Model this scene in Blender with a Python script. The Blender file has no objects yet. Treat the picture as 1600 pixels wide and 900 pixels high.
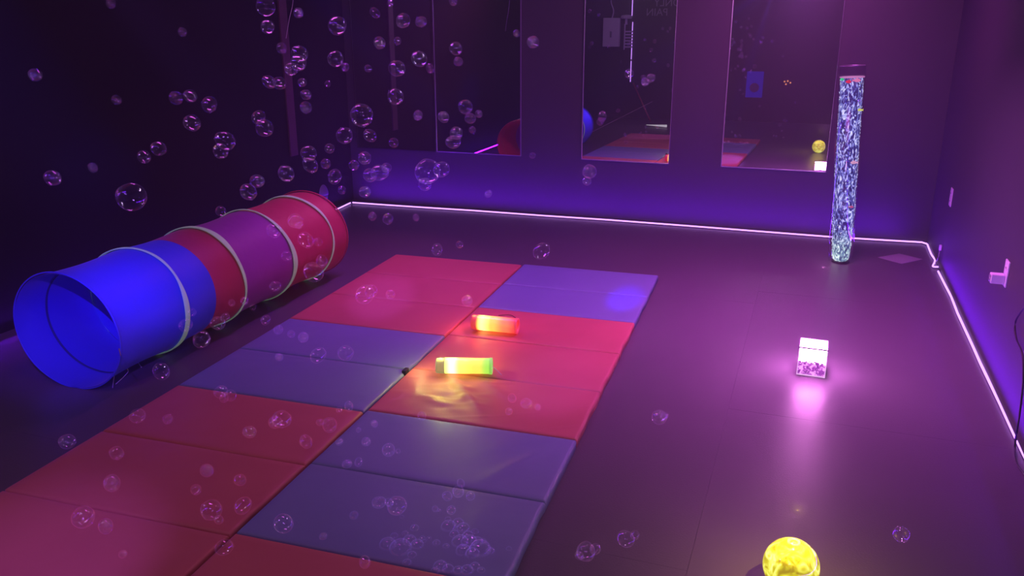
import bpy, bmesh, math, random
from mathutils import Vector, Matrix, noise
random.seed(7)
C = bpy.context.scene.collection
PI = math.pi

# ------------------------------------------------------------------ camera, world, lights, exposure
F, H = 1307.93, 1.92
R = Matrix.Rotation(0.345, 3, 'Z') @ Matrix.Rotation(1.2623, 3, 'X') @ Matrix.Rotation(-0.0023, 3, 'Z')
EYE = Vector((0, 0, H))
cam = bpy.data.objects.new('camera', bpy.data.cameras.new('camera')); C.objects.link(cam)
cam.data.sensor_width = 36; cam.data.lens = F / 1600 * 36
cam.data.clip_start = 0.05
cam.matrix_world = Matrix.Translation(EYE) @ R.to_4x4()
bpy.context.scene.camera = cam
vs = bpy.context.scene.view_settings
vs.view_transform = 'Standard'; vs.look = 'None'; vs.exposure = 0.0; vs.gamma = 1.0; vs.use_curve_mapping = False
w = bpy.data.worlds.new('world'); bpy.context.scene.world = w; w.use_nodes = True
w.node_tree.nodes['Background'].inputs[0].default_value = (0.02, 0.0, 0.12, 1)
w.node_tree.nodes['Background'].inputs[1].default_value = 0.05

# thin haze added to the room for the veil of glare round the lamps
_v = w.node_tree.nodes.new('ShaderNodeVolumeScatter'); _v.inputs['Density'].default_value = 0.010; _v.inputs['Anisotropy'].default_value = 0.3; _v.inputs[0].default_value = (.9, .9, .9, 1)
w.node_tree.links.new(_v.outputs[0], w.node_tree.nodes['World Output'].inputs['Volume'])

def lamp(name, typ, loc, energy, color, **k):
    d = bpy.data.lights.new(name, typ); d.energy = energy; d.color = color
    o = bpy.data.objects.new(name, d); C.objects.link(o); o.location = loc
    tgt = k.pop('target', None)
    for a, v in k.items(): setattr(d, a, v)
    if tgt is not None:
        o.rotation_euler = (Vector(tgt) - Vector(loc)).to_track_quat('-Z', 'Y').to_euler()
    return o
XR, XL, YB, YN, ZC = 1.05, -4.83, 8.16, -1.3, 2.7
VIOLET = (0.22, 0.01, 1.0); MAG = (1.0, 0.22, 0.8)
# violet, pink and magenta fill lights added near the ceiling, out of view
lamp('violet_fill', 'AREA', (-2.7, 5.4, 2.66), 17, (0.50, 0.06, 1.0), shape='RECTANGLE', size=0.06, size_y=0.9, spread=math.radians(110))
lamp('pink_fill', 'AREA', (-1.9, 2.4, 2.66), 6.5, (1.0, 0.16, 0.82), shape='RECTANGLE', size=0.9, size_y=0.12)
lamp('pink_fill', 'AREA', (-3.4, 0.6, 2.66), 3.0, (1.0, 0.30, 1.0), shape='RECTANGLE', size=0.12, size_y=0.9)
lamp('pink_fill', 'AREA', (-0.6, -0.6, 2.66), 8.0, (0.55, 0.22, 1.0), shape='RECTANGLE', size=0.5, size_y=0.15)
lamp('pink_fill', 'AREA', (-3.3, 6.6, 2.66), 1.6, (0.9, 0.30, 1.0), shape='RECTANGLE', size=0.8, size_y=0.10)
lamp('magenta_fill', 'AREA', (-0.1, 5.2, 2.66), 40, (0.95, 0.14, 1.0), shape='RECTANGLE', size=0.06, size_y=0.9, spread=math.radians(105))
lamp('bubble_glint_spot', 'SPOT', (-2.4, -0.9, 2.3), 55, (1.0, 0.38, 0.95), target=(-2.7, 6.0, 1.75), spot_size=math.radians(46), spot_blend=0.5, shadow_soft_size=0.07)  # this spot and the next are added, unseen, for glints on the bubbles
lamp('bubble_glint_spot', 'SPOT', (0.6, 0.2, 2.5), 50, (0.45, 0.22, 1.0), target=(-3.2, 5.6, 1.7), spot_size=math.radians(44), spot_blend=0.5, shadow_soft_size=0.07)
lamp('back_wall_fill', 'AREA', (-0.3, 6.2, 2.62), 30, (1.0, 0.14, 0.95), target=(-0.3, YB, 0.6), shape='RECTANGLE', size=1.0, size_y=0.1)  # added unseen fill that brightens the right of the back wall
lamp('tunnel_end_fill', 'AREA', (-3.0, 7.9, 2.5), 3.5, (1.0, 0.15, 0.6), target=(-3.6, 5.6, 0.4), shape='RECTANGLE', size=0.2, size_y=0.2, spread=math.radians(60))  # added unseen fill for the tunnel's far end in the mirror
# the disco projector's beams
PROJ = (-0.9, 0.4, 2.5)
def beam(tgt, e, col, deg, blend=0.9, src=PROJ):
    return lamp('disco_beam', 'SPOT', src, e, col, target=tgt, spot_size=math.radians(deg), spot_blend=blend, shadow_soft_size=0.01)
beam((-3.45, 3.5, 0.60), 1000, (0.03, 0.02, 1.0), 11)
beam((-3.75, 3.3, 0.36), 900, (0.16, 0.03, 1.0), 15)  # wider second beam added to brighten the tunnel mouth
beam((-4.8, 4.64, 0.9), 500, (0.03, 0.01, 1.0), 7)
beam((-1.15, 5.58, 0.04), 4500, (0.01, 0.01, 1.0), 3.2)
beam((-2.8, 5.03, 0.04), 1500, (0.25, 0.10, 1.0), 6.0)
beam((-1.2, 4.07, 0.04), 500, (0.35, 0.12, 1.0), 9)
beam((-2.52, 1.93, 0.04), 260, (0.30, 0.12, 1.0), 17)
# ------------------------------------------------------------------ helpers
def ray(px, py): return R @ Vector((px - 800, 450 - py, -F))
def at(px, py, z=None, y=None, x=None, d=None):
    r = ray(px, py)
    if z is not None: t = (z - H) / r.z
    elif y is not None: t = y / r.y
    elif x is not None: t = x / r.x
    else: t = d / r.length
    return EYE + r * t

def tag(o, label, cat, group=None, kind=None):
    if label: o['label'] = label
    if cat: o['category'] = cat
    if group: o['group'] = group
    if kind: o['kind'] = kind
    return o
def obj(name, bm, mat=None, parent=None, smooth=False, loc=None):
    me = bpy.data.meshes.new(name); bm.normal_update(); bm.to_mesh(me); bm.free()
    if smooth:
        for f in me.polygons: f.use_smooth = True
    for m in (mat if isinstance(mat, (list, tuple)) else [mat]):
        if m: me.materials.append(m)
    o = bpy.data.objects.new(name, me); C.objects.link(o)
    if parent: o.parent = parent
    if loc: o.location = loc
    return o
def thing(name, label, cat, loc=(0, 0, 0), rot=(0, 0, 0), group=None):
    o = bpy.data.objects.new(name, None); C.objects.link(o); o.location = loc; o.rotation_euler = rot
    o.empty_display_size = 0.1
    return tag(o, label, cat, group)
def box(bm, a, b, bev=0.0):
    a, b = Vector(a), Vector(b)
    r = bmesh.ops.create_cube(bm, size=1, matrix=Matrix.Translation((a + b) / 2) @ Matrix.Diagonal((*[abs(v) for v in (b - a)], 1)))
    if bev:
        es = list({e for v in r['verts'] for e in v.link_edges})
        bmesh.ops.bevel(bm, geom=es, offset=bev, segments=2, affect='EDGES', profile=0.6)
    return bm
def boxbm(a, b, bev=0.0): return box(bmesh.new(), a, b, bev)
def lathe(prof, n=32, cap=True, bm=None):
    bm = bm or bmesh.new(); rings = []
    for r, z in prof:
        rings.append([bm.verts.new((r * math.cos(2 * PI * i / n), r * math.sin(2 * PI * i / n), z)) for i in range(n)])
    for a, b in zip(rings, rings[1:]):
        for i in range(n): bm.faces.new((a[i], a[(i + 1) % n], b[(i + 1) % n], b[i]))
    if cap:
        bm.faces.new(list(reversed(rings[0]))); bm.faces.new(rings[-1])
    return bm
def smoothpts(pts, n=6):
    out = []; P = [Vector(p) for p in pts]
    for i in range(len(P) - 1):
        p0, p1, p2, p3 = P[max(i - 1, 0)], P[i], P[i + 1], P[min(i + 2, len(P) - 1)]
        for k in range(n):
            t = k / n
            out.append(0.5 * ((2 * p1) + (p2 - p0) * t + (2 * p0 - 5 * p1 + 4 * p2 - p3) * t * t + (3 * p1 - p0 - 3 * p2 + p3) * t ** 3))
    out.append(P[-1]); return out
def tube(bm, pts, r, n=8):
    pts = [Vector(p) for p in pts]; rings = []; up = Vector((0, 0, 1))
    for i, p in enumerate(pts):
        d = (pts[min(i + 1, len(pts) - 1)] - pts[max(i - 1, 0)]).normalized()
        u = d.cross(up)
        if u.length < 0.05: u = d.cross(Vector((0, 1, 0)))
        u.normalize(); v = d.cross(u)
        rr = r[i] if isinstance(r, (list, tuple)) else r
        rings.append([bm.verts.new(p + (u * math.cos(2 * PI * k / n) + v * math.sin(2 * PI * k / n)) * rr) for k in range(n)])
    for a, b in zip(rings, rings[1:]):
        for k in range(n): bm.faces.new((a[k], b[k], b[(k + 1) % n], a[(k + 1) % n]))
    bm.faces.new(rings[0]); bm.faces.new(list(reversed(rings[-1])))
    return bm

# ------------------------------------------------------------------ materials
def mat(name, col=(0.5, 0.5, 0.5), rough=0.6, spec=0.5, metal=0.0, bump=None, var=None, coat=0.0, **k):
    m = bpy.data.materials.new(name); m.use_nodes = True; nt = m.node_tree; b = nt.nodes['Principled BSDF']
    b.inputs['Base Color'].default_value = (*col, 1); b.inputs['Roughness'].default_value = rough
    b.inputs['Specular IOR Level'].default_value = spec; b.inputs['Metallic'].default_value = metal
    b.inputs['Coat Weight'].default_value = coat
    for a, v in k.items(): b.inputs[a].default_value = v
    tc = nt.nodes.new('ShaderNodeTexCoord')
    if var:
        n = nt.nodes.new('ShaderNodeTexNoise'); n.inputs['Scale'].default_value = var[0]; n.inputs['Detail'].default_value = 5
        mx = nt.nodes.new('ShaderNodeMix'); mx.data_type = 'RGBA'
        mx.inputs[6].default_value = (*[c * (1 - var[1]) for c in col], 1); mx.inputs[7].default_value = (*[min(1, c * (1 + var[1])) for c in col], 1)
        nt.links.new(tc.outputs['Object'], n.inputs['Vector']); nt.links.new(n.outputs[0], mx.inputs[0]); nt.links.new(mx.outputs[2], b.inputs['Base Color'])
    if bump:
        n = nt.nodes.new('ShaderNodeTexNoise'); n.inputs['Scale'].default_value = bump[0]; n.inputs['Detail'].default_value = 3
        bp = nt.nodes.new('ShaderNodeBump'); bp.inputs['Strength'].default_value = bump[1]; bp.inputs['Distance'].default_value = bump[2] if len(bump) > 2 else 0.002
        nt.links.new(tc.outputs['Object'], n.inputs['Vector']); nt.links.new(n.outputs[0], bp.inputs['Height']); nt.links.new(bp.outputs[0], b.inputs['Normal'])
    return m
def emit(name, col, s):
    m = bpy.data.materials.new(name); m.use_nodes = True; nt = m.node_tree; nt.nodes.clear()
    e = nt.nodes.new('ShaderNodeEmission'); e.inputs[0].default_value = (*col, 1); e.inputs[1].default_value = s
    o = nt.nodes.new('ShaderNodeOutputMaterial'); nt.links.new(e.outputs[0], o.inputs[0]); return m
class G:                                     # a tiny node-graph builder
    def __init__(s, m): s.m = m; m.use_nodes = True; s.nt = m.node_tree
    def n(s, t, **k):
        x = s.nt.nodes.new(t)
        for a, v in k.items():
            if a.startswith('i_'): x.inputs[a[2:].replace('_', ' ')].default_value = v
            else: setattr(x, a, v)
        return x
    def l(s, a, b): s.nt.links.new(a, b)
def ramp(g, stops, fac, interp='LINEAR'):
    r = g.n('ShaderNodeValToRGB'); r.color_ramp.interpolation = interp; e = r.color_ramp.elements
    while len(e) < len(stops): e.new(0.5)
    for q, (p, c) in zip(e, stops): q.position = p; q.color = (*c, 1)
    g.l(fac, r.inputs[0]); return r

M = {}
M['floor'] = mat('dark_vinyl', (0.120, 0.100, 0.125), 0.38, 0.25, bump=(130, 0.8, 0.001), var=(1.6, 0.12))
M['floor_base'] = mat('subfloor', (0.01, 0.01, 0.012), 0.9)
M['wall'] = mat('dark_painted_wall', (0.060, 0.050, 0.066), 0.55, 0.4, bump=(60, 0.15, 0.002), var=(0.9, 0.15))
M['wall_left'] = mat('black_drape_wall', (0.010, 0.009, 0.014), 0.8, 0.2, var=(1.2, 0.2))
M['ceiling'] = mat('dark_ceiling', (0.02, 0.018, 0.024), 0.9)
M['red'] = mat('red_vinyl', (0.56, 0.145, 0.14), 0.45, 0.5, bump=(9, 0.25, 0.006), var=(3, 0.08))
M['blue'] = mat('blue_vinyl', (0.19, 0.24, 0.43), 0.45, 0.5, bump=(9, 0.25, 0.006), var=(3, 0.08))
M['mirror'] = mat('mirror_glass', (0.62, 0.62, 0.66), 0.0, 0.5, 1.0)
M['mirror_edge'] = mat('mirror_edge', (0.55, 0.5, 0.6), 0.25, 0.8, 0.6)
M['black'] = mat('black_plastic', (0.012, 0.012, 0.014), 0.4)
M['cable'] = mat('black_cable', (0.015, 0.012, 0.02), 0.4)
M['white'] = mat('white_plastic', (0.8, 0.78, 0.8), 0.35)
M['wood'] = mat('painted_wood', (0.10, 0.04, 0.06), 0.5, var=(12, 0.2))
M['band'] = mat('glowing_green_tape', (0.48, 0.60, 0.42), 0.6, var=(20, 0.1)); M['band'].node_tree.nodes['Principled BSDF'].inputs['Emission Color'].default_value = (0.55, 1.0, 0.62, 1); M['band'].node_tree.nodes['Principled BSDF'].inputs['Emission Strength'].default_value = 0.08
M['cord'] = mat('pale_cord', (0.7, 0.6, 0.65), 0.5)
M['strip'] = emit('led_strip_glow', (1.0, 0.44, 1.7), 1.45)
M['text'] = mat('grey_lettering', (0.32, 0.30, 0.34), 0.6)
M['paper'] = mat('pale_paper', (0.35, 0.32, 0.4), 0.6)

def fabric(name, col):
    m = bpy.data.materials.new(name); g = G(m); b = g.nt.nodes['Principled BSDF']
    b.inputs['Base Color'].default_value = (*col, 1); b.inputs['Roughness'].default_value = 0.55
    b.inputs['Sheen Weight'].default_value = 0.2
    tc = g.n('ShaderNodeTexCoord'); n = g.n('ShaderNodeTexNoise', i_Scale=7.0, i_Detail=4.0); g.l(tc.outputs['Object'], n.inputs['Vector'])
    bp = g.n('ShaderNodeBump', i_Strength=0.5, i_Distance=0.012); g.l(n.outputs[0], bp.inputs['Height']); g.l(bp.outputs[0], b.inputs['Normal'])
    tr = g.n('ShaderNodeBsdfTranslucent'); tr.inputs[0].default_value = (*col, 1); mx = g.n('ShaderNodeMixShader'); mx.inputs[0].default_value = 0.3
    g.l(b.outputs[0], mx.inputs[1]); g.l(tr.outputs[0], mx.inputs[2]); g.l(mx.outputs[0], g.nt.nodes['Material Output'].inputs[0])
    return m
M['t_blue'] = fabric('blue_nylon', (0.07, 0.10, 0.75))
M['seam'] = mat('dark_seam', (0.03, 0.06, 0.2), 0.6)
M['t_red'] = fabric('red_nylon', (0.66, 0.05, 0.11))
M['t_pink'] = fabric('magenta_nylon', (0.42, 0.06, 0.42))

# soap film: clear, with a coloured reflecting skin
def film():
    m = bpy.data.materials.new('soap_film'); g = G(m); g.nt.nodes.clear()
    lw = g.n('ShaderNodeLayerWeight', i_Blend=0.2); tr = g.n('ShaderNodeBsdfTransparent'); tr.inputs[0].default_value = (.975, .975, .975, 1); gl = g.n('ShaderNodeBsdfGlossy'); gl.inputs['Roughness'].default_value = 0.03
    tc = g.n('ShaderNodeTexCoord'); n = g.n('ShaderNodeTexNoise', i_Scale=30.0); g.l(tc.outputs['Object'], n.inputs['Vector'])
    r = ramp(g, [(0.3, (1, 0.75, 0.95)), (0.5, (0.8, 0.8, 1)), (0.7, (0.7, 0.7, 1))], n.outputs[0]); g.l(r.outputs[0], gl.inputs[0])
    mr = g.n('ShaderNodeMapRange'); mr.inputs[3].default_value = 0.14; mr.inputs[4].default_value = 0.40; g.l(lw.outputs['Facing'], mr.inputs[0])
    mu = g.n('ShaderNodeVectorMath', operation='SCALE'); g.l(r.outputs[0], mu.inputs[0]); g.l(mr.outputs[0], mu.inputs['Scale']); g.l(mu.outputs[0], gl.inputs[0])
    ad = g.n('ShaderNodeAddShader'); g.l(tr.outputs[0], ad.inputs[0]); g.l(gl.outputs[0], ad.inputs[1])
    o = g.n('ShaderNodeOutputMaterial'); g.l(ad.outputs[0], o.inputs[0]); return m
M['film'] = film()

# ------------------------------------------------------------------ the room
def struct(name, bm, m, parent=None, **k):
    o = obj(name, bm, m, parent, **k)
    if not parent: o['kind'] = 'structure'
    return o
T = 0.12
fl = struct('floor', boxbm((XL - T, YN - T, -0.12), (XR + T, YB + T, -0.006)), M['floor_base'])
g_ = 0.0003
for x0, x1, ys in [(XL, -0.28, [YN, 2.67, 5.9, YB]), (-0.28, XR, [YN, 0.9, 4.10, 6.2, YB])]:
    for a, b in zip(ys, ys[1:]):
        bm = boxbm((x0 + g_, a + g_, -0.006), (x1 - g_, b - g_, 0.0), 0.0006)
        struct('floor_sheet', bm, M['floor'], fl)
struct('wall_back', boxbm((XL - T, YB, 0), (XR + T, YB + T, ZC)), M['wall'])
struct('wall_right', boxbm((XR, YN - T, 0), (XR + T, YB, ZC)), M['wall'])
struct('wall_left', boxbm((XL - T, YN - T, 0), (XL, YB, ZC)), M['wall_left'])
struct('wall_near', boxbm((XL, YN - T, 0), (XR, YN, ZC)), M['wall'])
struct('ceiling', boxbm((XL - T, YN - T, ZC), (XR + T, YB + T, ZC + 0.1)), M['ceiling'])

# mirrors on the back wall
ZM0, ZM1 = 0.605, 2.42
mirrors = [(-3.765, -2.83, 'tall wall mirror at left of the back wall reflecting the red tunnel end'),
           (-2.175, -1.31, 'middle wall mirror on the back wall reflecting the mats and the red lamp'),
           (-0.805, 0.125, 'right wall mirror just left of the bubble tube reflecting the yellow ball'),
           (-4.72, -3.80, 'dark wall mirror in the back left corner reflecting only blackness')]
for x0, x1, lb in mirrors:
    t = thing('wall_mirror', lb, 'mirror', ((x0 + x1) / 2, YB, ZM0), group='tall frameless mirrors on the back wall')
    hw = (x1 - x0) / 2; hh = ZM1 - ZM0
    obj('glass', boxbm((-hw, -0.022, 0), (hw, -0.016, hh)), M['mirror'], t)
    bm = bmesh.new(); e = 0.008
    for a, b in [((-hw - e, -0.026, -e), (-hw, 0, hh + e)), ((hw, -0.026, -e), (hw + e * .3, 0, hh + e)), ((-hw, -0.026, -e), (hw, 0, 0)), ((-hw, -0.026, hh), (hw, 0, hh + e))]: box(bm, a, b)
    obj('edge_trim', bm, M['mirror_edge'] if x0 > -4 else M['black'], t)
    obj('backing_board', boxbm((-hw, -0.016, 0), (hw, 0, hh)), M['black'], t)

# posts on the left wall
o = struct('trim_1', boxbm((XL, 7.00, 0.66), (XL + 0.02, 7.12, 2.3), 0.004), M['wood'])
# cord hanging from above near the left wall
bm = bmesh.new(); tube(bm, smoothpts([at(459, -60, d=6.9), at(458, 0, d=6.9), at(452, 30, d=6.9), at(447, 60, d=6.9)]), 0.0022, 6)
hc = tag(obj('dangling_string', bm, M['cord']), 'thin pale cord hanging slantwise in the dark beside the left wall', 'cord')

# ------------------------------------------------------------------ LED strips at the foot of the walls
def strip(name, pts, label, group='violet led strips round the room', r=0.0075, n=1):
    t = thing(name, label, 'led strip', pts[0], group=group)
    o0 = Vector(pts[0]); P = [Vector(p) - o0 for p in (smoothpts(pts, n) if n > 1 else pts)]
    obj('light_tube', tube(bmesh.new(), P, r, 8), M['strip'], t, True)
    obj('carrier', tube(bmesh.new(), [p - Vector((0, 0, r + 0.002)) for p in P], 0.004, 6), M['cable'], t)
    return t
z = 0.014
fp = lambda px, py: at(px, py, z=z)
strip('led_strip', [fp(x, y) for x, y in [(551, 316.5), (600, 320), (660, 324), (740, 329), (850, 337), (950, 343.5), (1070, 352.5), (1180, 361), (1297, 370), (1370, 374.5), (1440, 378.5), (1448, 381)]],
      'glowing violet led strip running along the foot of the back wall')
strip('led_strip', [(p.x - .004, p.y, p.z) for p in [fp(x, y) for x, y in [(-60, 536), (0, 512.5), (60, 491), (529, 326), (548, 317)]]][:],
      'violet led strip along the left wall running behind the play tunnel')
kink = [fp(1449, 382), fp(1455, 397), fp(1461, 407), fp(1457.5, 416), fp(1466, 417)]
strip('led_strip', kink, 'short kinked bit of violet led strip at the right back corner', n=4, r=0.007)
strip('led_strip', [fp(x, y) for x, y in [(1466, 424), (1476, 444), (1486, 463), (1496, 489), (1508, 515), (1520, 541), (1532, 568), (1548, 601), (1562, 630), (1574, 656), (1587, 684)]],
      'long violet led strip at the foot of the right wall up to the cable')
strip('led_strip', [fp(x, y) for x, y in [(1590, 690), (1600, 711), (1640, 790)]] + [Vector((1.03, 1.0, z))],
      'violet led strip piece below the cable at the lower right edge of the photo')
# the strips' own violet spill (added line lamps set beside the strips)
def line_lamp(a, b, e, face, wd=0.02):
    a, b = Vector(a), Vector(b); m_ = (a + b) / 2; d = (b - a)
    o = lamp('strip_spill', 'AREA', m_, e, (0.17, 0.004, 1.0), shape='RECTANGLE', size=d.length, size_y=wd)
    xx = d.normalized(); zz = -Vector(face).normalized(); yy = zz.cross(xx).normalized(); zz = xx.cross(yy)
    o.matrix_world = Matrix.Translation(m_) @ Matrix((xx, yy, zz)).transposed().to_4x4()
    return o
line_lamp((-4.70, YB - 0.22, 0.03), (XR - 0.2, YB - 0.22, 0.03), 42, (0, 0.1, 1), 0.08)
line_lamp((XR - 0.10, 1.0, 0.03), (XR - 0.10, YB - 0.8, 0.03), 30, (-0.35, 0, 1), 0.06)
line_lamp((XL + 0.05, 1.2, 0.03), (XL + 0.05, YB - 0.3, 0.03), 14, (0.5, 0, 1))

# ------------------------------------------------------------------ folding mats
A0 = Vector((-3.2391, 6.0985)); AM = 0.0427; PL = 0.5583; W1, W2, DY = 1.1204, 1.0975, -0.0215
U = Vector((math.cos(AM), math.sin(AM))); V = Vector((math.sin(AM), -math.cos(AM)))
TH = 0.048
def axis(L, n, e=0.018):
    a = [0, e * .15, e * .4, e * .8]; s = [a[-1] + (L - 2 * a[-1]) * i / n for i in range(1, n)]
    return a + s + [L - x for x in reversed(a)]
def edgeh(d, L, r=0.014):
    d = min(d, L - d)
    return TH if d >= r else TH - r + math.sqrt(max(0, r * r - (r - d) ** 2))
def panel_bm(w_, l_, seed, fold=None):
    xs, ys = (axis(w_, 90), axis(l_, 50)) if seed == 16 else (axis(w_, 34), axis(l_, 20)); bm = bmesh.new(); top = {}; n0 = Vector((seed * 3.1, seed * 1.7, 0))
    for i, x in enumerate(xs):
        for j, y in enumerate(ys):
            hgt = min(edgeh(x, w_), edgeh(y, l_))
            ins = min(min(x, w_ - x), min(y, l_ - y)); k = min(1, ins / 0.08)
            q = noise.noise(Vector((x * 3.0, y * 3.0, 0)) + n0) * 0.004 + noise.noise(Vector((x * 9 + y * 5, y * 4, 2)) + n0) * 0.0016
            cr = abs(noise.noise(Vector(((x * .8 + y * 1.5) * 2.2, (x - y) * .7, 5)) + n0)); q += 0.004 * max(0, 1 - cr / 0.05) * (0.4 if ins > .1 else 1)
            if fold: q += fold(x, y)
            wob = noise.noise(Vector((y * 6, seed, 9))) * 0.006 if x > w_ - 0.02 else 0
            top[i, j] = bm.verts.new((x + wob, -y, hgt + q * k))
    for i in range(len(xs) - 1):
        for j in range(len(ys) - 1): bm.faces.new((top[i, j], top[i, j + 1], top[i + 1, j + 1], top[i + 1, j]))
    nx, ny = len(xs), len(ys)
    per = [(i, 0) for i in range(nx)] + [(nx - 1, j) for j in range(1, ny)] + [(i, ny - 1) for i in range(nx - 2, -1, -1)] + [(0, j) for j in range(ny - 2, 0, -1)]
    bot = {}
    for q in per:
        v = top[q].co; bot[q] = bm.verts.new((v.x, v.y, 0.002))
    for a, b in zip(per, per[1:] + per[:1]): bm.faces.new((top[a], top[b], bot[b], bot[a]))
    bm.faces.new([bot[q] for q in per])
    bmesh.ops.recalc_face_normals(bm, faces=bm.faces)
    return bm
def ridge(ax, ay, bx, by, amp, wid):
    a, d = Vector((ax, ay)), Vector((bx - ax, by - ay))
    def f(x, y):
        p = Vector((x, y)) - a; t = p.dot(d) / d.length_squared
        if t < -0.1 or t > 1.1: return 0
        s = (p - d * t).length; return amp * math.exp(-(s / wid) ** 2) * math.sin(PI * min(1, max(0, (t + .1) / 1.2)))
    return f
def addf(*fs): return lambda x, y: sum(f(x, y) for f in fs)
def folding_mat(u0, v0, w_, cols, label, seed, folds={}):
    p = A0 + U * u0 + V * v0
    t = thing('folding_mat', label, 'mat', (p.x, p.y, 0), (0, 0, AM), 'foldable play mats laid in two columns')
    for k, c in enumerate(cols):
        gap = 0.004
        pm = obj('mat_panel', panel_bm(w_ - 0.012, PL - gap, seed * 4 + k, folds.get(k)), M[c], t, True, (0.006, -k * PL - gap / 2, 0))
        pm['label'] = {'red': 'red vinyl mat panel', 'blue': 'blue vinyl mat panel'}[c]
    return t
m1 = folding_mat(0, 0, W1, ['red', 'red', 'red', 'blue'], 'far left folding mat nearest the tunnel end, three red panels and one blue', 1)
m2 = folding_mat(0, 4 * PL, W1, ['blue', 'red', 'red', 'red'], 'near left folding mat in the foreground, one blue panel then three red', 2)
m3 = folding_mat(W1, DY, W2, ['blue', 'blue', 'red', 'red'], 'far right folding mat holding the red lamp, two blue panels then two red', 3)
m4 = folding_mat(W1, DY + 4 * PL, W2, ['red', 'blue', 'blue', 'red'], 'near right folding mat with bubbles landed on its blue panels', 4,
                 {0: addf(ridge(0.22, 0.02, 0.55, 0.40, 0.016, 0.035), ridge(0.40, 0.02, 0.68, 0.25, 0.008, 0.03), ridge(0.15, 0.3, 0.5, 0.45, 0.006, 0.04), lambda x, y: 0.010 * math.exp(-((x - .36) / .16) ** 2 - ((y - .2) / .2) ** 2) * noise.noise(Vector((x * 10 + y * 8, y * 22, 3)))),
                  1: ridge(1.0, 0.1, 0.78, 0.5, 0.012, 0.02), 2: ridge(0.85, 0.1, 0.9, 0.5, 0.008, 0.03)})
fm = obj('velcro_flap', boxbm((W1 - 0.02, -0.98, 0.03), (W1 + 0.004, -0.93, 0.062), 0.004), M['black'], m2, loc=(0, 0.92, 0)); fm['label'] = 'small black velcro flap'
def mat_top(px, py): return at(px, py, z=TH)

# ------------------------------------------------------------------ play tunnel
TA, TR, TS, TLEN = -0.005, 0.358, 0.91, 2.354
D = Vector((math.sin(TA), math.cos(TA), 0)); N = Vector((D.y, -D.x, 0))
RZ = TR * TS
tun = thing('play_tunnel', 'long pop-up crawl tunnel of blue, magenta and red fabric beside the mats', 'play tunnel', (-3.696, 3.171, 0), (0, 0, -TA))
ST = [0, 0.53, 1.071, 1.625, 2.143, TLEN]
def trad(s):
    # the cloth sags inwards between the hoops
    for a, b in zip(ST, ST[1:]):
        if a <= s <= b + 1e-6:
            k = (s - a) / (b - a); return 1 - 0.035 * math.sin(PI * k) * min(1, (b - a) / 0.5)
    return 1
def tshell(s0, s1, seed, n=12):
    bm = bmesh.new(); rings = []; NN = 96
    for i in range(n + 1):
        s = s0 + (s1 - s0) * i / n; k = trad(s); ring = []
        for j in range(NN):
            a = 2 * PI * j / NN
            wv = 1 + 0.006 * noise.noise(Vector((math.cos(a) * 3, math.sin(a) * 3, s * 5 + seed)))
            ring.append(bm.verts.new((TR * k * wv * math.cos(a), s, max(0.004, RZ + RZ * k * wv * math.sin(a) + 0.003))))
        rings.append(ring)
    for a, b in zip(rings, rings[1:]):
        for j in range(NN): bm.faces.new((a[j], b[j], b[(j + 1) % NN], a[(j + 1) % NN]))
    return bm
for s0, s1, c, lb in [(0, 0.53, 't_blue', 'bright blue cloth at the open near end'), (0.53, 0.80, 't_blue', 'blue cloth behind the first hoop'), (0.80, 1.071, 't_red', 'crimson cloth'),
                      (1.071, 1.625, 't_pink', 'magenta cloth'), (1.625, 2.143, 't_red', 'red cloth'), (2.143, TLEN, 't_red', 'red cloth at the far end')]:
    o = obj('cloth_section', tshell(s0, s1, s0 * 7), M[c], tun, True); o['label'] = lb
def hoop(s, r, m, name, wd=0.017):
    bm = bmesh.new(); NN = 96; rings = []
    for j in range(NN):
        a = 2 * PI * j / NN; ww = wd * (1 + 0.45 * math.sin(a * 2 + s * 5) + 0.15 * math.sin(a * 7 + s))
        ds = 0.010 * math.sin(a * 3 + s * 9) * (s > 0.1 and s < TLEN - .05)
        c = Vector((TR * math.cos(a), s + ds, RZ + 0.004 + RZ * math.sin(a))); nr = Vector((math.cos(a), 0, math.sin(a)))
        rings.append([bm.verts.new(c + nr * (0.007 + 0.004 * math.cos(q)) + Vector((0, ww * math.sin(q), 0))) for q in [2 * PI * k / 8 for k in range(8)]])
    for j in range(NN):
        a, b = rings[j], rings[(j + 1) % NN]
        for k in range(8): bm.faces.new((a[k], a[(k + 1) % 8], b[(k + 1) % 8], b[k]))
    for v in bm.verts: v.co.z = max(v.co.z, 0.001)
    bmesh.ops.recalc_face_normals(bm, faces=bm.faces)
    return obj(name, bm, m, tun, True)
for s in ST[1:-1]:
    hoop(s, TR, M['band'], 'hoop_band')
o = obj('inner_seam', tshell(.185, .20, 9, 2), M['seam'], tun, True); o.scale = (.99, 1, .985); o.location = (0, 0, .004)
hoop(0, TR, M['t_blue'], 'rim', 0.006); hoop(TLEN, TR, M['t_red'], 'rim', 0.006)
def tloc(P): return [Matrix.Rotation(TA, 3, 'Z') @ (Vector(p) - Vector((-3.696, 3.171, 0))) for p in P]
for pts in ([at(186, 545, d=3.72), at(188, 560, z=.09), at(180, 580, z=.05), at(176, 606, z=.004)], [at(186, 566, z=0.10), at(200, 578, z=.05), at(194, 588, z=.012), at(181, 600, z=.006)],
            [at(216, 550, z=.07), at(214, 562, z=.03), at(221, 574, z=.006)]):
    obj('tie_string', tube(bmesh.new(), smoothpts(tloc(pts), 5), 0.0022, 6), M['cord'], tun, True)

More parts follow.
